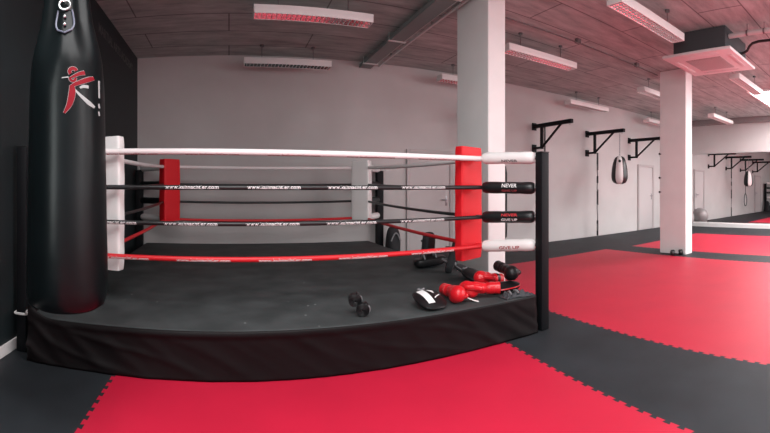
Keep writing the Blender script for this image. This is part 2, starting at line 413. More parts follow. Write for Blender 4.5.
posts = {'FL': (-1.535, 2.90), 'FR': (2.553, 2.785), 'BL': (-1.535, 7.14), 'BR': (2.68, 7.20)}
cor = {'FL': (-1.12, 3.28), 'FR': (2.263, 3.293), 'BL': (-1.0, 6.60), 'BR': (2.21, 6.66)}
LV = [.715, .99, 1.27, 1.545]
LVB = [.785, 1.065, 1.335, 1.61]
for k, (px, py) in posts.items():
    bm = nb(); w = .041 if k == 'FL' else .044 if k == 'FR' else .06
    box(bm, px - w, px + w, py - w, py + w, 0.002, 1.58, .006, 2)
    PADZ = ((.58, 1.69) if k == 'FL' else (.585, 1.655)) if k[0] == 'F' else (.76, 1.72)
    po = obj('corner_post', bm, M['black_steel'], ring)
    bm = nb(); box(bm, px - w - .002, px + w + .002, py - w - .002, py + w + .002, 1.58, 1.588, .003); obj('post_cap', bm, M['black_plastic'], po)
    cx, cy = cor[k]
    dv = Vector((cx - px, cy - py, 0)); L = dv.length; dv.normalize(); sv = Vector((-dv.y, dv.x, 0))
    # corner pad, a soft upright block across the corner
    wd, th = (.155 if k == 'FR' else .15, .05) if k[0] == 'F' else (.155, .08)
    c0 = Vector((cx, cy, 0)) + dv * (th + .03); pn_, ps_ = dv, sv
    if k[0] == 'F':
        c0 = Vector((2.185, 3.425, 0)) if k == 'FR' else Vector((-1.017, 3.425, 0))
        ps_ = Vector((.95, .31 if k == 'FR' else -.31, 0)); pn_ = Vector((-ps_.y, ps_.x, 0))
    bm = nb()
    def pad(u, v, c0=c0, dv=pn_, sv=ps_, PADZ=PADZ, wd=wd, th=th):
        a = 2 * PI * u; ca, sa = math.cos(a), math.sin(a)
        ex = .22
        x = math.copysign(abs(ca) ** ex, ca) * wd; y = math.copysign(abs(sa) ** ex, sa) * th
        z = PADZ[0] + (PADZ[1] - PADZ[0]) * v
        puff = 1 - .06 * (abs(2 * v - 1) ** 8) + .012 * math.sin(v * 21)
        return c0 + sv * x * puff + dv * y * puff + Vector((0, 0, z + .02 * x * (1 - v)))
    V = grid(bm, pad, 40, 30, closed_u=True)
    bm.faces.new([r[0] for r in V][::-1]); bm.faces.new([r[-1] for r in V])
    pcol = M['red_vinyl'] if k in ('FR', 'BL') else M['white_vinyl']
    po2 = obj('corner_pad', bm, pcol, ring); po2['label'] = ('red' if k in ('FR', 'BL') else 'white') + ' corner pad'
    for zt in (() if k[0] == 'F' else (.9, 1.25, 1.6)):
        bm = nb(); box(bm, -wd * .8, wd * .8, -.006, .006, -.02, .02)
        bmesh.ops.transform(bm, matrix=Matrix.Translation(c0 - dv * (th + .004) + Vector((0, 0, zt))) @ Matrix.Rotation(math.atan2(sv.y, sv.x), 4, 'Z'), verts=bm.verts)
        obj('tie_strap', bm, M['black_vinyl'], po2)
    # padded turnbuckles between post and rope corner
    for li, z in enumerate(LV if k[0] == 'F' else LVB):
        zp = z if k != 'FR' else (.755, 1.005, 1.262, 1.535)[li]
        col = M['white_vinyl'] if li in (0, 3) else M['black_vinyl']
        A = Vector((px, py, zp)) + dv * (w * 1.05); B = Vector((cx, cy, z)) + dv * .005
        T = (B - A).normalized(); LL = (B - A).length
        bm = nb(); R = .055
        prof = [(0, .55), (.012, .85), (.03, 1.0)] + [(.03 + (LL - .09) * i / 8, 1.0 + .03 * math.sin(i * 2.2)) for i in range(1, 8)] + [(LL - .06, 1), (LL - .035, .85), (LL - .025, .55)]
        tube(bm, [A + T * (.02 + a) for a, _ in prof], [R * b for _, b in prof], 20)
        tb = obj('turnbuckle_pad', bm, col, ring); tb['label'] = ('white' if li in (0, 3) else 'black') + ' padded turnbuckle cover'
        bm = nb(); tube(bm, [A - T * .012, B + T * .06], .015, 8)
        obj('turnbuckle', bm, M['dark_steel'], tb)
        if k == 'FR':
            out = Vector((-T.y, T.x, 0)).normalized()
            if out.y > 0: out = -out
            rd = Vector((-out.y, out.x, 0))
            if rd.x < 0: rd = -rd
            mid = (A + B) / 2 - T * .02
            # faces the front of the ring
            slope = (A.z - B.z) / max(1e-6, (A - B).to_2d().length)
            def wr(a0):
                def f(x, y):
                    aa = a0 + y / (R + .002)
                    p = mid + rd * x + Vector((0, 0, slope * x))
                    return p + out * math.cos(aa) * (R + .003) + Vector((0, 0, math.sin(aa) * (R + .003)))
                return f
            def lett(s, size, a0, m, wd_):
                bm = nb(); add_text(bm, s, size, wr(a0), width=wd_); obj('lettering', bm, m, tb, False)
            if li == 2: lett('NEVER', .050, .38, M['ink_white'], .15); lett('GIVE UP', .030, -.5, M['ink_dull_red'], .15)
            if li == 1: lett('NEVER', .036, .38, M['ink_red'], .16); lett('GIVE UP', .034, -.42, M['ink_white'], .16)
            if li == 3: lett('NEVER', .034, -.55, M['ink_grey'], .16)
            if li == 0: lett('GIVE UP', .040, -.25, M['ink_dull_red'], .20)

URL = 'www.kuhnachtler.com'
order = ['FL', 'FR', 'BR', 'BL']
for si in range(4):
    a, b = cor[order[si]], cor[order[(si + 1) % 4]]
    for li, z in enumerate(LV):
        A = Vector((*a, (LV if order[si][0] == 'F' else LVB)[li])); B = Vector((*b, (LV if order[(si + 1) % 4][0] == 'F' else LVB)[li]))
        if li == 3 and si == 0: A.z += .015; B.z -= .005
        sag = (.012, .010, .006, .012)[li] + (.012 if si else 0)
        r = (.021, .018, .019, .025)[li]
        P = lambda t, A=A, B=B, sag=sag: A.lerp(B, t) - Vector((0, 0, sag * 4 * t * (1 - t)))
        bm = nb(); tube(bm, [P(i / 40) for i in range(41)], r, 12)
        rp = obj('rope', bm, (M['red_rope'], M['black_rope'], M['black_rope'], M['white_rope'])[li], ring)
        rp['label'] = ('lowest rope, red', 'black rope', 'black rope', 'top rope, white')[li]
        if si == 0:
            L = (B - A).length; d = (B - A).normalized(); up = Vector((0, 0, 1)); nrm = Vector((d.y, -d.x, 0))
            a0 = (-.25, .05, .25, -.95)[li]; start = (.28, .18, .83, .35)[li]
            k = 0
            while start + k * .64 < L - .2:
                s0 = start + k * .64
                def f(x, y, s0=s0):
                    t = (s0 + x) / L; aa = a0 + y / (r + .001)
                    return P(t) + nrm * math.cos(aa) * (r + .0015) + up * math.sin(aa) * (r + .0015)
                bm = nb(); add_text(bm, URL, .044 if li in (1, 2) else .034, f, width=.42); k += 1
                obj('lettering', bm, (M['ink_white'], M['ink_white'], M['ink_white'], M['ink_dull_red'])[li], rp, False)
# white cord knotted round the post foot by the black wall
bm = nb()
pts = []
for i in range(60):
    a = i / 59 * 4 * PI; q = .062
    pts.append((-1.535 + q * max(-.82, min(.82, 1.2 * math.cos(a))), 2.90 + q * max(-.82, min(.82, 1.2 * math.sin(a))), .30 + .012 * i / 59 + .01 * math.sin(a)))
tube(bm, pts, .007, 6); tube(bm, [(-1.49, 2.85, .31), (-1.47, 2.82, .33), (-1.45, 2.80, .345)], .007, 6)
obj('tie_cord', bm, M['trim'], ring)

# ------------------------------------------------------------------ big foreground heavy bag
bth = (67 - 229) / 422; br = 2.25
bx, by = br * math.sin(bth), br * math.cos(bth)
bag = thing('hanging_heavy_bag', 'huge glossy black leather punch bag with red kicker logo hanging on chains', 'punch bag', (bx, by, .62))
PROF = [(0, .62), (.10, .622), (.165, .632), (.20, .655), (.215, .70), (.218, .78), (.2165, .92), (.213, 1.06), (.209, 1.3), (.205, 1.5), (.202, 1.68), (.199, 1.80), (.192, 1.90), (.178, 1.97), (.156, 2.05), (.140, 2.11), (.127, 2.2), (.119, 2.3), (.11, 2.40), (.07, 2.43), (0, 2.435)]
def bagR(z):
    for (r0, z0), (r1, z1) in zip(PROF, PROF[1:]):
        if z0 <= z <= z1: return r0 + (r1 - r0) * (z - z0) / (z1 - z0 + 1e-9)
    return .1
bm = nb(); n = 96; rings = []
view = Vector((math.sin(bth), math.cos(bth), 0)); rgt = Vector((math.cos(bth), -math.sin(bth), 0))
def bagP(phi, z, off=0.0):
    R = bagR(z)
    if z > 1.75:   # the neck is gathered into soft pleats
        R *= 1 + min(1, (z - 1.75) / .35) * .07 * math.cos(6 * phi)
    R += off
    return Vector((bx, by, z)) + (-view * math.cos(phi) + rgt * math.sin(phi)) * R
zs = []
for (r0, z0), (r1, z1) in zip(PROF, PROF[1:]):
    k = max(1, int((z1 - z0) / .03))
    zs += [z0 + (z1 - z0) * i / k for i in range(k)]
for z in zs[1:]: rings.append([bm.verts.new(bagP(2 * PI * j / n, z)) for j in range(n)])
for A, B in zip(rings, rings[1:]):
    for j in range(n): bm.faces.new((A[j], A[(j + 1) % n], B[(j + 1) % n], B[j]))
bm.faces.new(rings[0][::-1]); bm.faces.new(rings[-1])
bag_body = obj('bag_body', bm, M['leather'], bag, ang=60)
def bpx(x, y):
    z = EYE + (189.5 - y) / 422 * 2.07
    s = max(-.97, min(.97, (x - 67) / 422 * 2.09 / bagR(z)))
    return math.asin(s), z
def stroke(bm, pts, ws, off, k=10):
    P = []
    for i in range(len(pts) - 1):
        for j in range(k):
            t = j / k
            P.append((pts[i][0] + (pts[i + 1][0] - pts[i][0]) * t, pts[i][1] + (pts[i + 1][1] - pts[i][1]) * t, ws[i] + (ws[i + 1] - ws[i]) * t))
    P.append((*pts[-1], ws[-1]))
    for _ in range(3):
        P = [P[0]] + [tuple((P[i - 1][c] + 2 * P[i][c] + P[i + 1][c]) / 4 for c in range(3)) for i in range(1, len(P) - 1)] + [P[-1]]
    rows = []
    for i, (x, y, w) in enumerate(P):
        x0, y0_, _ = P[max(0, i - 1)]; x1, y1_, _ = P[min(len(P) - 1, i + 1)]
        dx, dy = x1 - x0, y1_ - y0_; l = math.hypot(dx, dy) or 1; nx, ny = -dy / l, dx / l
        rows.append([bm.verts.new(bagP(*bpx(x + nx * w * q, y + ny * w * q), off)) for q in (-1, -.5, 0, .5, 1)])
    for A, B in zip(rows, rows[1:]):
        for j in range(4): bm.faces.new((A[j], A[j + 1], B[j + 1], B[j]))
def ringpts(cx, cy, rx, ry, a0, a1, k=14): return [(cx + rx * math.cos(a0 + (a1 - a0) * i / k), cy + ry * math.sin(a0 + (a1 - a0) * i / k)) for i in range(k + 1)]
reds = [([(70.6, 87.5), (75, 85), (82.3, 81.7), (88, 79), (93.7, 76.6)], [1.2, 1.8, 2.2, 2.4, 1.7]),
        ([(71.6, 86), (72.2, 92), (71.2, 99), (69.2, 106), (64.3, 114)], [2.0, 3.2, 3.2, 2.6, .9]),
        ([(70.0, 79.0), (74, 77), (79, 74.2), (84.6, 72.6)], [.7, 1.3, 1.7, 2.1]),
        (ringpts(72.8, 72.6, 3.3, 3.2, PI * 1.9, PI * .75), [1.7] * 15),
        (ringpts(72.6, 79.6, 2.6, 2.4, PI * 1.1, -PI * .1), [1.2] * 15)]
bm = nb()
for p, w in reds: stroke(bm, p, [a + .38 for a in w], .0022, 6)
for p, w in (([(74.6, 90.4), (79, 95), (84.5, 99.6), (89, 103), (94.4, 106.2)], [.8, 1.3, 1.8, 2.2, 1.2]),
             ([(79.5, 88.4), (83, 86.4), (88.2, 86.6)], [.9, 1.6, 1.5]),
             ([(62, 78.9), (68.5, 78.2)], [.5, .6])): stroke(bm, p, w, .0030, 6)
for y0_, y1_ in ((77.6, 95.5), (101.3, 106), (109.4, 113.6)): stroke(bm, [(98.9, y0_), (99.2, (y0_ + y1_) / 2), (99.5, y1_)], [.9, .9, .9], .0030, 4)
lw = obj('logo_outline', bm, M['logo_white'], bag_body, False)
bm = nb()
for p, w in reds: stroke(bm, p, w, .0042, 6)
obj('logo', bm, M['logo_red'], bag_body, False)
# four strap patches with rivets, rings and chains
for q in range(2):
    ph = q * PI - .07
    bm = nb()
    def patch(u, v, ph=ph):
        z = 2.145 - .125 * v
        w = .044 * math.sqrt(max(0, 1 - max(0, (v - .55) / .45) ** 2)) * (.75 + .25 * min(1, v * 2)) + .001
        R = bagR(z)
        return bagP(ph + (2 * u - 1) * w / R, z, .006)
    grid(bm, patch, 10, 14)
    pa = obj('strap_patch', bm, M['leather'], bag)
    so = pa.modifiers.new('hide', 'SOLIDIFY'); so.thickness = .006; so.offset = 1
    bm = nb(); pts = []
    for i in range(15):
        v = 1 - abs(i / 7 - 1); sgn = -1 if i < 7 else 1
        z = 2.145 - .125 * v; w = .044 * math.sqrt(max(0, 1 - max(0, (v - .55) / .45) ** 2)) * (.75 + .25 * min(1, v * 2))
        pts.append(bagP(ph + sgn * w / bagR(z), z, .010))
    tube(bm, pts, .005, 6); obj('piping', bm, M['pad_grey'], pa)
    for z in (2.105, 2.062):
        bm = nb(); p = bagP(ph, z, .014); ball_(bm, p, .009, 12); obj('rivet', bm, M['steel'], pa)
    c = bagP(ph, 2.165, .018)
    bm = nb(); tg = (-view * -math.sin(ph) + rgt * math.cos(ph))
    tube(bm, [c + tg * .028 * math.cos(t) + Vector((0, 0, .024 * math.sin(t))) for t in [i * PI / 9 for i in range(18)]], .0055, 8, closed=True)
    obj('metal_ring', bm, M['steel'], pa)
    bm = nb(); top = Vector((bx, by, 3.05)); st = c + Vector((0, 0, .02)); nl = 17
    dirc = (top - st).normalized(); side = dirc.cross(tg).normalized()
    for i in range(nl):
        m_ = st.lerp(top, (i + .5) / nl); uu = tg if i % 2 == 0 else side
        tube(bm, [m_ + dirc * .030 * math.cos(t) + uu * .014 * math.sin(t) for t in [j * PI / 7 for j in range(14)]], .0045, 6, closed=True)
    obj('chain', bm, M['steel'], bag)
bm = nb(); tube(bm, [(bx, by, 3.05), (bx, by, H - .02)], .012, 8); tube(bm, [(bx, by, H - .02), (bx, by, H)], .06, 16)
obj('ceiling_hook', bm, M['dark_steel'], bag)

# ------------------------------------------------------------------ strip lights (unlit), rows along the room
LZ, LL_ = 3.25, 1.42
def make_light():
    t = thing('ceiling_pendant_light', 'x', 'strip light', (0, 0, LZ))
    W = .10
    bm = nb()
    box(bm, -LL_ / 2, LL_ / 2, -W, W, .075, .10, .004); box(bm, -LL_ / 2, LL_ / 2, -W, -W + .012, 0, .08, .003); box(bm, -LL_ / 2, LL_ / 2, W - .012, W, 0, .08, .003)
    box(bm, -LL_ / 2, -LL_ / 2 + .012, -W, W, 0, .08, .003); box(bm, LL_ / 2 - .012, LL_ / 2, -W, W, 0, .08, .003)
    obj('housing', bm, M['lamp_white'], t, local=True)
    bm = nb()
    for s in (-1, 1):
        def tr(u, v, s=s):
            return Vector((-LL_ / 2 + .013 + (LL_ - .026) * u, s * .044 + .043 * (1 - 2 * v), .004 + .057 * (1 - abs(2 * v - 1))))
        grid(bm, tr, 1, 2)
    obj('reflector', bm, M['reflector'], t, False, local=True)
    bm = nb()
    for i in range(24):
        x = -LL_ / 2 + .04 + i * (LL_ - .08) / 23
        box(bm, x - .0012, x + .0012, -.086, .086, .002, .020)
    obj('louver', bm, M['lamp_white'], t, False, local=True)
    for s in (-.42, .42):
        bm = nb(); tube(bm, [(s, 0, .10), (s, 0, H - LZ - .012)], .006, 8); tube(bm, [(s, 0, H - LZ - .03), (s, 0, H - LZ)], .032, 12)
        obj('suspension_rod', bm, M['dark_steel'], t, local=True)
    return t
lt = make_light()
spots = [(.99, 4.86, 'unlit white strip light in the middle row, above the ring front, nearest the black wall'),
         (4.42, 4.84, 'unlit white strip light emerging from behind the nearer white pillar'),
         (7.86, 4.84, 'unlit white strip light seen just in front of the farther pillar top'),
         (11.3, 4.84, 'unlit white strip light beyond the farther pillar, before the mirror wall'),
         (4.30, 2.78, 'big nearest unlit strip light with open louvers, beside the air conditioner'),
         (7.80, 2.78, 'unlit strip light behind the air conditioner, beside the bright skylight'),
         (.95, 6.78, 'unlit strip light hanging close to the back wall above the ring'),
         (4.40, 6.78, 'unlit strip light close to the back wall, partly behind the nearer pillar'),
         (7.80, 6.85, 'unlit strip light close to the back wall above the punch bag brackets'),
         (11.1, 6.85, 'unlit strip light close to the back wall, partly behind the farther pillar')]
for i, (x, y, lab) in enumerate(spots):
    o = lt if i == 0 else dup(lt, (x, y, LZ))
    o.location = (x, y, LZ); o['label'] = lab; o['group'] = 'ceiling strip lights'

# ------------------------------------------------------------------ ceiling services
ac = thing('ceiling_air_conditioner', 'ceiling cassette air conditioner with dark box and white square panel', 'air conditioner', (5.92, 2.715, 3.2))
bm = nb(); box(bm, 5.50, 6.36, 2.29, 3.14, 3.235, H - .002, .02); obj('body', bm, M['ac_dark'], ac)
bm = nb(); box(bm, 5.38, 6.47, 2.17, 3.26, 3.19, 3.235, .012); pn = obj('front_panel', bm, M['ac_white'], ac)
bm = nb(); box(bm, 5.64, 6.21, 2.43, 3.0, 3.182, 3.192, .006)
for i in range(14): box(bm, 5.66, 6.19, 2.45 + i * .04, 2.462 + i * .04, 3.178, 3.184)
obj('intake_grille', bm, M['ac_grille'], pn)
for x0, x1, y0_, y1_ in ((5.62, 6.23, 2.24, 2.31), (5.62, 6.23, 3.12, 3.19), (5.45, 5.52, 2.41, 3.02), (6.33, 6.40, 2.41, 3.02)):
    bm = nb(); box(bm, x0, x1, y0_, y1_, 3.184, 3.192, .003); obj('air_flap', bm, M['ac_white'], pn)
pp = thing('ceiling_pipe_run', 'pale insulated pipe leaving the air conditioner beside a black bent pipe', 'pipe', (5.7, 1.5, 3.44))
bm = nb(); tube(bm, [(5.62, 2.28, 3.45), (5.60, 1.9, 3.455), (5.59, 1.0, 3.46), (5.59, .9, 3.48), (5.59, .85, H)], .035, 12); obj('insulated_pipe', bm, M['pipe_white'], pp)
bm = nb(); tube(bm, [(5.86, 2.28, 3.27), (5.86, 2.16, 3.265), (5.85, 2.09, 3.29), (5.84, 2.05, 3.35), (5.83, 2.0, 3.385), (5.81, 1.9, 3.395), (5.80, 1.0, 3.395), (5.80, .92, 3.42), (5.80, .88, H)], .020, 10); obj('drain_pipe', bm, M['black_plastic'], pp)
for y in (2.0, 1.75, 1.5, 1.2):
    x = 5.60
    bm = nb(); tube(bm, [(x, y, 3.46), (x, y, H)], .006, 6); tube(bm, [(x, y - .012, 3.455), (x, y + .012, 3.455)], .041, 12); obj('pipe_hanger', bm, M['dark_steel'], pp)

ct = thing('ceiling_cable_tray', 'grey cable tray running across the ceiling towards the back wall above the ring', 'cable tray', (2.44, 4, 3.47))
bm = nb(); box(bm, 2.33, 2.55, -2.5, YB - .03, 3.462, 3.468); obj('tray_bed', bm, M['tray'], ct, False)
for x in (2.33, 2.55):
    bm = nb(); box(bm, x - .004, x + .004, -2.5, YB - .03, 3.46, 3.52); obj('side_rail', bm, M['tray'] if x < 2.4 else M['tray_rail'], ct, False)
for y in (1.0, 2.6, 4.2, 5.8, 7.0):
    bm = nb(); box(bm, 2.30, 2.58, y - .02, y + .02, 3.448, 3.460)
    for x in (2.31, 2.57): tube(bm, [(x, y, 3.45), (x, y, H)], .005, 6)
    obj('tray_hanger', bm, M['tray_rail'], ct)
cd = thing('ceiling_conduit', 'thin pale conduit running beside the cable tray towards the back wall', 'conduit', (2.74, 4, 3.53))
bm = nb(); tube(bm, [(2.72, -2.5, 3.535), (2.72, YB - .01, 3.535)], .02, 8); obj('conduit_tube', bm, M['tray_rail'], cd)
for y in (1.5, 3.0, 5.2, 6.7):
    bm = nb(); box(bm, 2.70, 2.74, y - .012, y + .012, 3.55, H); obj('conduit_clip', bm, M['tray'], cd)
cd = thing('ceiling_conduit', 'thin dark conduit running across the ceiling between the two white pillars', 'conduit', (5.2, 4.42, 3.5))
bm = nb(); tube(bm, [(3.06, 4.42, 3.52), (7.12, 4.42, 3.52)], .011, 8); obj('conduit_tube', bm, M['conduit'], cd)
for x in (4.8, 6.4):
    bm = nb(); box(bm, x - .04, x + .04, 4.39, 4.45, 3.51, H); obj('junction_box', bm, M['conduit'], cd)

# ------------------------------------------------------------------ wall brackets and what hangs on them
def make_bracket():
    t = thing('bag_hanger_bracket', 'x', 'bracket', (0, YB, 2.7))
    bm = nb(); box(bm, -.04, .04, -1.22, -.02, -.042, .042, .004); obj('arm', bm, M['black_steel'], t, local=True)
    bm = nb(); box(bm, -.03, .03, -.305, -.245, -.53, -.03, .003); obj('upright', bm, M['black_steel'], t, local=True)
    bm = nb(); tube(bm, [(0, -.275, -.50), (0, -.90, -.02)], .027, 8); obj('brace', bm, M['black_steel'], t, local=True)
    for z in (0, -.5):
        bm = nb(); box(bm, -.065, .065, -.025, -.001, z - .085, z + .085, .004); box(bm, -.026, .026, -.27, -.015, z - .026, z + .026, .003)
        obj('wall_plate', bm, M['black_steel'], t, local=True)
    bm = nb(); tube(bm, [(0, -1.15 + .02 * math.cos(a), -.05 + .025 * math.sin(a)) for a in [i * PI / 6 for i in range(12)]], .005, 6, closed=True)
    obj('eye_bolt', bm, M['dark_steel'], t, local=True)
    return t
b0 = make_bracket()
for i, (x, lab) in enumerate(((6.46, 'black steel wall bracket just above the red and white roped corner post, arm empty'),
                              (8.31, 'black steel wall bracket that carries the teardrop punch bag'),
                              (10.2, 'black steel wall bracket farthest along the wall, beside the farther pillar'),
                              (4.6, 'black steel wall bracket hidden behind the nearer pillar, seen only in the mirror'))):
    o = b0 if i == 0 else dup(b0, (x, YB, 2.7))
    o.location = (x, YB, 2.7); o['label'] = lab; o['group'] = 'punch bag wall brackets'

# teardrop bag
tx, ty = 8.31, YB - 1.08
tb = thing('hanging_teardrop_bag', 'small black and white teardrop punch bag hanging from a wall bracket', 'punch bag', (tx, ty, 1.38))
K = .62
prof = [(r * 1.17, z * 1.13) for r, z in [(0, 0), (.08, .008), (.135, .035), (.168, .09), (.178, .16), (.176, .24), (.166, .34), (.149, .44), (.126, .52), (.100, .575), (.06, .605), (0, .615)]]
bm = nb(); a_cam = math.atan2(-ty, -tx)
lathe(bm, prof, 48, (tx, ty, 1.38), mif=lambda j, n: 1 if int(((2 * PI * (j + .5) / n - a_cam + PI / 7) % (2 * PI)) / (2 * PI / 7)) in (0, 2) else 0)
bd = obj('bag_body', bm, [M['black_vinyl'], M['white_vinyl']], tb)
d = Vector((math.cos(a_cam), math.sin(a_cam), 0))
bm = nb(); ball_(bm, Vector((tx, ty, 1.38 + .56)) + d * .152, .034, 14, (1, 1, 1.1)); obj('badge', bm, M['black_vinyl'], bd)
bm = nb()
for i in range(12):
    z = 2.09 + i * .0465
    tube(bm, [(tx + (.012 * math.sin(t) if i % 2 else 0), ty + (0 if i % 2 else .012 * math.sin(t)), z + .030 * math.cos(t)) for t in [j * PI / 6 for j in range(12)]], .0045, 6, closed=True)
obj('chain', bm, M['dark_steel'], tb)

# heavy bag half hidden behind the nearer pillar
hx, hy = 4.60, YB - 1.15
hb = thing('hanging_heavy_bag', 'slim black punch bag mostly hidden behind the nearer white pillar', 'punch bag', (hx, hy, .35))
bm = nb(); lathe(bm, [(0, 0), (.12, .01), (.145, .04), (.15, .2), (.15, 1.2), (.13, 1.32), (.08, 1.36), (0, 1.365)], 36, (hx, hy, .35)); obj('bag_body', bm, M['leather'], hb)
bm = nb()
for q in range(4):
    a = q * PI / 2 + .5
    tube(bm, [(hx + .1 * math.cos(a), hy + .1 * math.sin(a), 1.70), (hx, hy, 2.2)], .006, 6)
tube(bm, [(hx, hy, 2.2), (hx, hy, 2.62)], .007, 6)
obj('chain', bm, M['dark_steel'], hb)

# hanging strap and pole by the teardrop bag's bracket
st = thing('hanging_strap', 'long thin dark strap hanging down the wall below the teardrop bag bracket', 'strap', (8.31, YB - .28, .05))
bm = nb(); px_, py_ = 8.385, YB - .30
pts = [(px_ + .01 * math.sin(i * 1.1), py_ + .30 * 0, 2.2 - i * (2.16 / 24)) for i in range(25)]
tube(bm, pts, .016, 8); obj('strap_body', bm, M['strap_grey'], st)
for z0_, z1_ in ((2.2, 1.75), (1.25, .85), (.45, .06), (1.6, 1.42)):
    bm = nb(); tube(bm, [(px_ + .004, py_, z0_), (px_ + .004, py_, (z0_ + z1_) / 2), (px_ + .004, py_, z1_)], .024, 8); obj('grip_sleeve', bm, M['black_vinyl'], st)
st = thing('hanging_loop_strap', 'black strap with a loop handle hidden behind the ring post, seen in the mirror', 'strap', (6.53, 7.03, .45))
bm = nb(); tube(bm, [(6.53, 7.03, 2.70), (6.53, 7.03, 1.9), (6.53, 7.03, 1.05)], .018, 8); obj('webbing', bm, M['black_vinyl'], st)
bm = nb(); tube(bm, [(6.53, 7.03 + .085 * math.sin(t) * (.6 + .4 * (t / PI) if t < PI else .6 + .4 * (2 - t / PI)), .75 + .30 * math.cos(t)) for t in [i * PI / 12 for i in range(24)]], .02, 8, closed=True); obj('loop_handle', bm, M['black_vinyl'], st)

# exercise ball in the far corner
eb = thing('exercise_ball', 'large grey exercise ball on the floor against the mirror by the corner', 'exercise ball', (12.42, 6.62, 0))
bm = nb(); R = .30; n = 48; prof = []
for i in range(61):
    a = -PI / 2 + PI * i / 60; r = R * (1 + .004 * math.cos(i * PI / 2))
    prof.append((max(0, r * math.cos(a)), R + r * math.sin(a)))
prof[0] = (0, prof[0][1]); prof[-1] = (0, prof[-1][1])
lathe(bm, prof, n, (12.42, 6.62, .001)); bo = obj('ball_body', bm, M['ball'], eb, ang=80)
bm = nb(); tube(bm, [(12.42 - .296, 6.62, .30), (12.42 - .306, 6.62, .30)], .014, 10); obj('valve', bm, M['trim'], bo)

# sports bag behind the ring
sb = thing('sports_bag', 'black rounded sports bag on the floor beside the far ring corner below the white pad', 'bag', (2.87, 7.02, 0))
def lump(u, v):
    a = 2 * PI * u; z = v
    w = (.15 * (1 - z ** 5) ** .5 + .001) * (1 + .05 * math.sin(3 * a + 4 * z))
    return Vector((2.87 + w * .9 * math.cos(a), 7.02 + w * .9 * math.sin(a), .004 + .60 * z))
bm = nb(); V = grid(bm, lump, 36, 18, closed_u=True); bm.faces.new([r[0] for r in V][::-1]); bmesh.ops.remove_doubles(bm, verts=bm.verts, dist=.002)
sbb = obj('bag_body', bm, M['cloth_black'], sb, ang=80)
bm = nb(); tube(bm, [(2.87 - .09 + .18 * i / 12, 7.02 - .15, .34 + .14 * math.sin(PI * i / 12)) for i in range(13)], .014, 8); obj('carry_handle', bm, M['strap_grey'], sbb)

# dumbbell at the foot of the farther pillar
db = thing('dumbbell', 'small black dumbbell lying at the foot of the farther white pillar', 'dumbbell', (7.0, 3.92, .05))
bm = nb(); tube(bm, [(6.93, 3.97, .05), (7.07, 3.86, .05)], .016, 10); obj('handle_bar', bm, M['dark_steel'], db)
dd = Vector((.14, -.11, 0)).normalized()
for s in (-1, 1):
    c = Vector((7.0, 3.915, .055)) + dd * s * .082
    bm = nb(); tube(bm, [c - dd * .035, c - dd * .028, c + dd * .028, c + dd * .035], [.044, .054, .054, .044], 16); obj('weight', bm, M['black_plastic'], db)

# ------------------------------------------------------------------ gear on the canvas
def fused(bm, voxel=.008, smooth=6):
    me = bpy.data.meshes.new('fuse'); bm.to_mesh(me); bm.free()
    o = bpy.data.objects.new('fuse', me); C.objects.link(o)
    r = o.modifiers.new('r', 'REMESH'); r.mode = 'VOXEL'; r.voxel_size = voxel
    s = o.modifiers.new('s', 'SMOOTH'); s.iterations = smooth; s.factor = .5
    bpy.context.view_layer.update()
    m2 = bpy.data.meshes.new_from_object(o.evaluated_get(bpy.context.evaluated_depsgraph_get()))
    bpy.data.objects.remove(o); bpy.data.meshes.remove(me)
    b = nb(); b.from_mesh(m2); bpy.data.meshes.remove(m2)
    return b

def make_glove(label, m, strap, loc, rz, tilt=0.0, roll=0.0):
    t = thing('boxing_glove', label, 'boxing glove', loc, rz)
    R = Matrix.Rotation(tilt, 4, 'Y') @ Matrix.Rotation(roll, 4, 'X')
    bm = nb()
    ball_(bm, (.075, 0, .0), .075, 24, (1.0, .88, .92)); ball_(bm, (.045, 0, -.03), .06, 20, (1.1, .9, .8))
    ball_(bm, (.01, 0, .01), .068, 24, (1.25, .85, .78)); ball_(bm, (-.055, 0, .005), .055, 20, (1.3, .9, .85))
    for i in range(7):
        s = i / 6; ball_(bm, (-.03 + .115 * s, .055 + .022 * math.sin(PI * s * .8), -.012 + .012 * s), .030 - .006 * abs(s - .4), 14)
    bm = fused(bm); bmesh.ops.transform(bm, matrix=R, verts=bm.verts)
    zmin = min(v.co.z for v in bm.verts)
    cu = nb(); tube(cu, [(-.085, 0, .005), (-.10, 0, .005), (-.16, 0, .006), (-.205, 0, .006), (-.21, 0, .006), (-.19, 0, .006)], [.040, .049, .047, .052, .048, .04], 24)
    bmesh.ops.transform(cu, matrix=R, verts=cu.verts)
    zmin = min(zmin, min(v.co.z for v in cu.verts))
    lift = Matrix.Translation((0, 0, -zmin + .001))
    bmesh.ops.transform(bm, matrix=lift, verts=bm.verts); bmesh.ops.transform(cu, matrix=lift, verts=cu.verts)
    obj('fist', bm, m, t, local=True, ang=80); cf = obj('cuff', cu, m, t, local=True)
    bs = nb(); tube(bs, [(-.118, 0, .006), (-.12, 0, .006), (-.155, 0, .006), (-.157, 0, .006)], [.048, .0515, .0505, .047], 24)
    bmesh.ops.transform(bs, matrix=lift @ R, verts=bs.verts); obj('wrist_strap', bs, strap, cf, local=True)
    return t

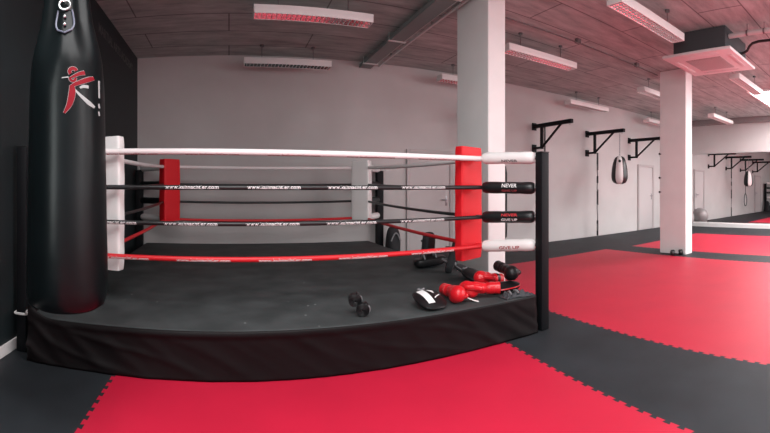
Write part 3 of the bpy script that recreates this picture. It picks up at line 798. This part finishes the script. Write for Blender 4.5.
zc = RZ + .001
make_glove('red boxing glove with rounded fist facing front, beside the striped focus mitt', M['glove_red'], M['glove_red'], (1.765, 2.99, zc), 4.6, -.1, -.3)
make_glove('red boxing glove lying sideways, its cuff touching the flat red edged mitt', M['glove_red'], M['glove_red'], (1.985, 3.00, zc), 2.62, 0, .5)
make_glove('red boxing glove with a black wrist band, behind the flat red edged mitt', M['glove_red'], M['glove_black'], (2.27, 3.25, zc), 3.35, -.2, .3)
make_glove('black boxing glove lying on top of the pile nearest the ring post', M['glove_black'], M['glove_black'], (2.40, 3.09, zc + .086), -1.75, .05, 0)
# white wrap end lying between the two red gloves
bm = nb()
grid(bm, lambda u, v: Vector((1.850 + .075 * u + .018 * v, 2.925 - .065 * u + .042 * v, RZ + .006 + .03 * (1 - u) ** 1.5)), 10, 3)
o = obj('wrist_tape', bm, M['white_vinyl']); o.modifiers.new('t', 'SOLIDIFY').thickness = .003
tag(o, 'short white strip of tape between the two red boxing gloves', 'tape')

def make_mitt(label, m, loc, rz, tilt=0.0, marks=False, rim=None, w=.115, l=.14):
    t = thing('focus_mitt', label, 'focus mitt', loc, rz)
    T = Matrix.Rotation(tilt, 4, 'X')
    top = lambda x, y: .075 - .030 * ((x / w) ** 2 + (y / l) ** 2)
    bm = nb()
    def shell(u, v):
        a = 2 * PI * u; e = .8
        ca, sa = math.cos(a), math.sin(a)
        X = math.copysign(abs(ca) ** e, ca) * w; Y = math.copysign(abs(sa) ** e, sa) * l
        if v < .4: k, z = .80 + .2 * math.sin(v / .4 * PI / 2), .004 + .026 * (1 - math.cos(v / .4 * PI / 2))
        elif v < .6: k, z = 1, .030 + .012 * (v - .4) / .2
        else:
            s = (v - .6) / .4; k = max(.02, math.cos(s * PI / 2) ** .45); z = .042 + (top(X * k, Y * k) - .042) * min(1, s * 2.2) if s > 0 else .042
        return Vector((X * k, Y * k, z))
    V = grid(bm, shell, 40, 22, closed_u=True); bm.faces.new([r[0] for r in V][::-1]); bm.faces.new([r[-1] for r in V])
    zmin = 0
    bmesh.ops.transform(bm, matrix=T, verts=bm.verts); zmin = min(v.co.z for v in bm.verts)
    Lf = Matrix.Translation((0, 0, -zmin + .001)) @ T
    bmesh.ops.translate(bm, vec=(0, 0, -zmin + .001), verts=bm.verts)
    bd = obj('pad', bm, m, t, local=True, ang=60)
    bm = nb(); tube(bm, [Lf @ Vector((math.copysign(abs(math.cos(a)) ** .8, math.cos(a)) * (w + .002), math.copysign(abs(math.sin(a)) ** .8, math.sin(a)) * (l + .002), .036)) for a in [2 * PI * i / 40 for i in range(40)]], .006, 6, closed=True)
    obj('edge_piping', bm, rim or M['glove_black'], bd, local=True)
    if marks:
        bm = nb()
        def strip(q0, q1, n=8):
            # q0,q1: two end edges ((xa,ya),(xb,yb))
            def f(u, v):
                a = Vector(q0[0]).lerp(Vector(q0[1]), u); b = Vector(q1[0]).lerp(Vector(q1[1]), u); p = a.lerp(b, v)
                return Lf @ Vector((p.x, p.y, top(p.x, p.y) + .0025))
            grid(bm, f, n, n)
        strip(((-.072, .100), (-.012, .100)), ((-.062, -.092), (-.010, -.100)))
        strip(((.008, .085), (.066, .075)), ((.036, .015), (.042, .015)))
        strip(((.012, -.045), (.012, -.056)), ((.088, .010), (.088, -.002)))
        obj('white_marking', bm, M['ink_white'], bd, False, local=True)
    bm = nb(); tube(bm, [Lf @ Vector((-.03 + .06 * i / 8, l * .99, .050 - .01 * math.sin(PI * i / 8))) for i in range(9)], .010, 6); obj('hand_strap', bm, M['strap_grey'], bd, local=True)
    return t
make_mitt('black oval focus mitt with white stripe and white triangle, lying on the canvas', M['glove_black'], (1.515, 2.955, zc), .08, .28, True)
make_mitt('black focus mitt with a red edge, lying flat by the ring post', M['glove_black'], (2.315, 3.035, zc), 1.2, -.12, False, M['glove_red'], .115, .15)
make_mitt('plain black focus mitt tilted behind the red glove with the black wrist band', M['glove_black'], (2.29, 3.47, zc), .4, .35, False, M['glove_black'], .12, .15)
make_mitt('black focus mitt on the canvas farthest behind the heap, below the red corner pad', M['cloth_black'], (2.32, 3.72, zc), 1.1, .5, False, M['strap_grey'], .11, .13)

# wrinkled black cloth with grey straps at the canvas corner
jk = thing('training_vest', 'crumpled black cloth vest with grey straps spread on the canvas corner', 'vest', (2.18, 2.90, RZ))
def cloth(u, v):
    x, y = 2.15 + .30 * u, 2.772 + .12 * v + .02 * math.sin(u * 6)
    ed = min(u, 1 - u, v, 1 - v) * 4
    z = RZ + .007 + min(1, ed) * (.024 + .022 * math.sin(u * 17 + v * 5) * math.sin(v * 9 + u * 3) + .010 * math.sin(u * 31 - v * 13))
    return Vector((x, y, max(RZ + .007, z)))
bm = nb(); grid(bm, cloth, 60, 26); jo = obj('cloth', bm, M['cloth_grey'], jk, ang=80); jo.modifiers.new('t', 'SOLIDIFY').thickness = .004
for a, b in (((2.20, 2.785), (2.235, 2.87)), ((2.28, 2.785), (2.30, 2.875))):
    bm = nb(); tube(bm, [(a[0] + (b[0] - a[0]) * i / 8, a[1] + (b[1] - a[1]) * i / 8, RZ + .044 + .01 * math.sin(PI * i / 8)) for i in range(9)], .008, 6); obj('strap', bm, M['strap_grey'], jk)

# rolled hand wraps standing at the front of the canvas
def make_roll(label, loc, axis_tilt, rz):
    t = thing('hand_wrap', label, 'hand wrap', loc, rz)
    Rm = Matrix.Rotation(PI / 2 + axis_tilt, 4, 'X')
    bm = nb(); pts = []
    for i in range(90):
        a = i / 89 * 2 * PI * 4.2; r = .012 + .041 * i / 89
        pts.append((r * math.cos(a), r * math.sin(a)))
    rows = [[bm.verts.new(Rm @ Vector((x, y, z))) for z in (-.028, -.02, .02, .028)] for x, y in pts]
    for A, B in zip(rows, rows[1:]):
        for j in range(3): bm.faces.new((A[j], A[j + 1], B[j + 1], B[j]))
    zmin = min(v.co.z for v in bm.verts); bmesh.ops.translate(bm, vec=(0, 0, -zmin + .003), verts=bm.verts)
    o = obj('band', bm, M['glove_black'], t, local=True, ang=60); o.modifiers.new('t', 'SOLIDIFY').thickness = .008
    bm = nb(); tube(bm, [(Rm @ Vector((.052 * math.cos(a), .052 * math.sin(a), .006 + .01 * math.sin(a)))) - Vector((0, 0, zmin - .003)) for a in [-.6 + i * .12 for i in range(11)]], .006, 6)
    obj('fastener', bm, M['strap_grey'], o, local=True)
    return t
make_roll('black rolled hand wrap standing on the canvas, the lower of two', (.955, 2.915, zc), .12, -.35)
rl = make_roll('black rolled hand wrap propped on top of another, at the canvas front', (.915, 2.985, zc + .055), .1, -.2)

# kick pads stacked near the far side ropes
def make_kick_pad(label, loc, rz, lean, m, face):
    t = thing('kick_pad', label, 'kick pad', loc, rz)
    Rm = Matrix.Rotation(lean, 4, 'X')
    def f(u, v):
        a = 2 * PI * u; ca, sa = math.cos(a), math.sin(a); e = .45
        x = math.copysign(abs(ca) ** e, ca) * .10; y = math.copysign(abs(sa) ** e, sa) * .05
        z = -.19 + .38 * v; k = 1 - .45 * abs(2 * v - 1) ** 6
        return Rm @ Vector((x * k, y * k + .22 * (z * z), z))
    bm = nb(); V = grid(bm, f, 32, 20, closed_u=True); bm.faces.new([r[0] for r in V][::-1]); bm.faces.new([r[-1] for r in V])
    zm = min(v.co.z for v in bm.verts); up = Vector((0, 0, -zm + .001)); bmesh.ops.translate(bm, vec=up, verts=bm.verts)
    o = obj('pad', bm, m, t, local=True, ang=60)
    bm = nb(); grid(bm, lambda u, v: Rm @ Vector((-.07 + .14 * u, -.053 + .22 * (-.13 + .26 * v) ** 2 , -.13 + .26 * v)) + up, 8, 12)
    obj('strike_face', bm, face, o, local=True)
    for z in (-.07, .07):
        bm = nb(); tube(bm, [Rm @ Vector((-.08 + .16 * i / 10, .045 + .06 * math.sin(PI * i / 10), z)) + up for i in range(11)], .010, 6); obj('arm_strap', bm, M['strap_grey'], o, local=True)
    return t
make_kick_pad('black kick pad standing upright on the canvas near the side ropes', (2.42, 4.74, zc), .5, .12, M['cloth_black'], M['glove_black'])
make_kick_pad('black kick pad lying flat with a blue grey face, before the upright one', (2.29, 4.45, zc + .010), 1.35, 1.45, M['glove_black'], M['pad_grey'])
make_kick_pad('black kick pad standing below the red corner pad, beside the flat blue grey one', (2.37, 4.03, zc), 1.0, .3, M['cloth_black'], M['pad_grey'])

# ------------------------------------------------------------------ light
def area(name, loc, rot, sx, sy, power, col):
    l = bpy.data.lights.new(name, 'AREA'); l.shape = 'RECTANGLE'; l.size = sx; l.size_y = sy; l.energy = power; l.color = col
    o = bpy.data.objects.new(name, l); C.objects.link(o); o.location = loc; o.rotation_euler = rot
    return o
PW = [5, 15, 55, 90, 95]
for (a, b), p in zip(WIN, PW):
    area('window_daylight', ((a + b) / 2, YF - .03, 1.9), (PI / 2, 0, 0), b - a - .12, 1.96, p, (1.0, 0.98, 0.985))
for i, (x0, x1, y0_, y1_, p) in enumerate(((-1.3, 1.9, -.5, 1.9, 190), (4.7, 7.9, -2.0, .6, 270), (8.6, 11.6, -2.4, -.4, 175))):
    bm = nb()
    for a, b, c, d in ((x0 - .06, x0, y0_ - .06, y1_ + .06), (x1, x1 + .06, y0_ - .06, y1_ + .06), (x0, x1, y0_ - .06, y0_), (x0, x1, y1_, y1_ + .06)):
        box(bm, a, b, c, d, H - .045, H - .001)
    struct('window_%d' % (6 + i), bm, M['trim'])
    area('rooflight_daylight', ((x0 + x1) / 2, (y0_ + y1_) / 2, H - .02), (0, 0, 0), x1 - x0, y1_ - y0_, p, (1.0, .985, .985))
area('window_daylight', (XL - .03, (LW[0] + LW[1]) / 2, (LW[2] + LW[3]) / 2), (PI / 2, 0, -PI / 2), LW[1] - LW[0] - .12, LW[3] - LW[2] - .12, 150, (.93, 1.0, .985))
w = bpy.data.worlds.new('daylight'); S.world = w; w.use_nodes = True
w.node_tree.nodes['Background'].inputs['Color'].default_value = (.8, .9, 1, 1)
w.node_tree.nodes['Background'].inputs['Strength'].default_value = .6

# ------------------------------------------------------------------ camera: a cylindrical panorama
cam = bpy.data.cameras.new('camera'); co = bpy.data.objects.new('camera', cam); C.objects.link(co)
co.location = (0, 0, EYE); co.rotation_euler = (PI / 2, 0, 0)
cam.type = 'PANO'; cam.panorama_type = 'CENTRAL_CYLINDRICAL'
cam.central_cylindrical_radius = 1.0
cam.central_cylindrical_range_u_min = (0 - 229) / 422
cam.central_cylindrical_range_u_max = (770 - 229) / 422
cam.central_cylindrical_range_v_min = (189.5 - 433) / 422
cam.central_cylindrical_range_v_max = 189.5 / 422
cam.clip_start = .02; cam.clip_end = 200
S.camera = co
S.view_settings.view_transform = 'Standard'; S.view_settings.look = 'None'
S.view_settings.gamma = 1.0; S.view_settings.use_curve_mapping = False
S.view_settings.exposure = -0.06
S.cycles.use_denoising = True
S.cycles.max_bounces = 10; S.cycles.diffuse_bounces = 6
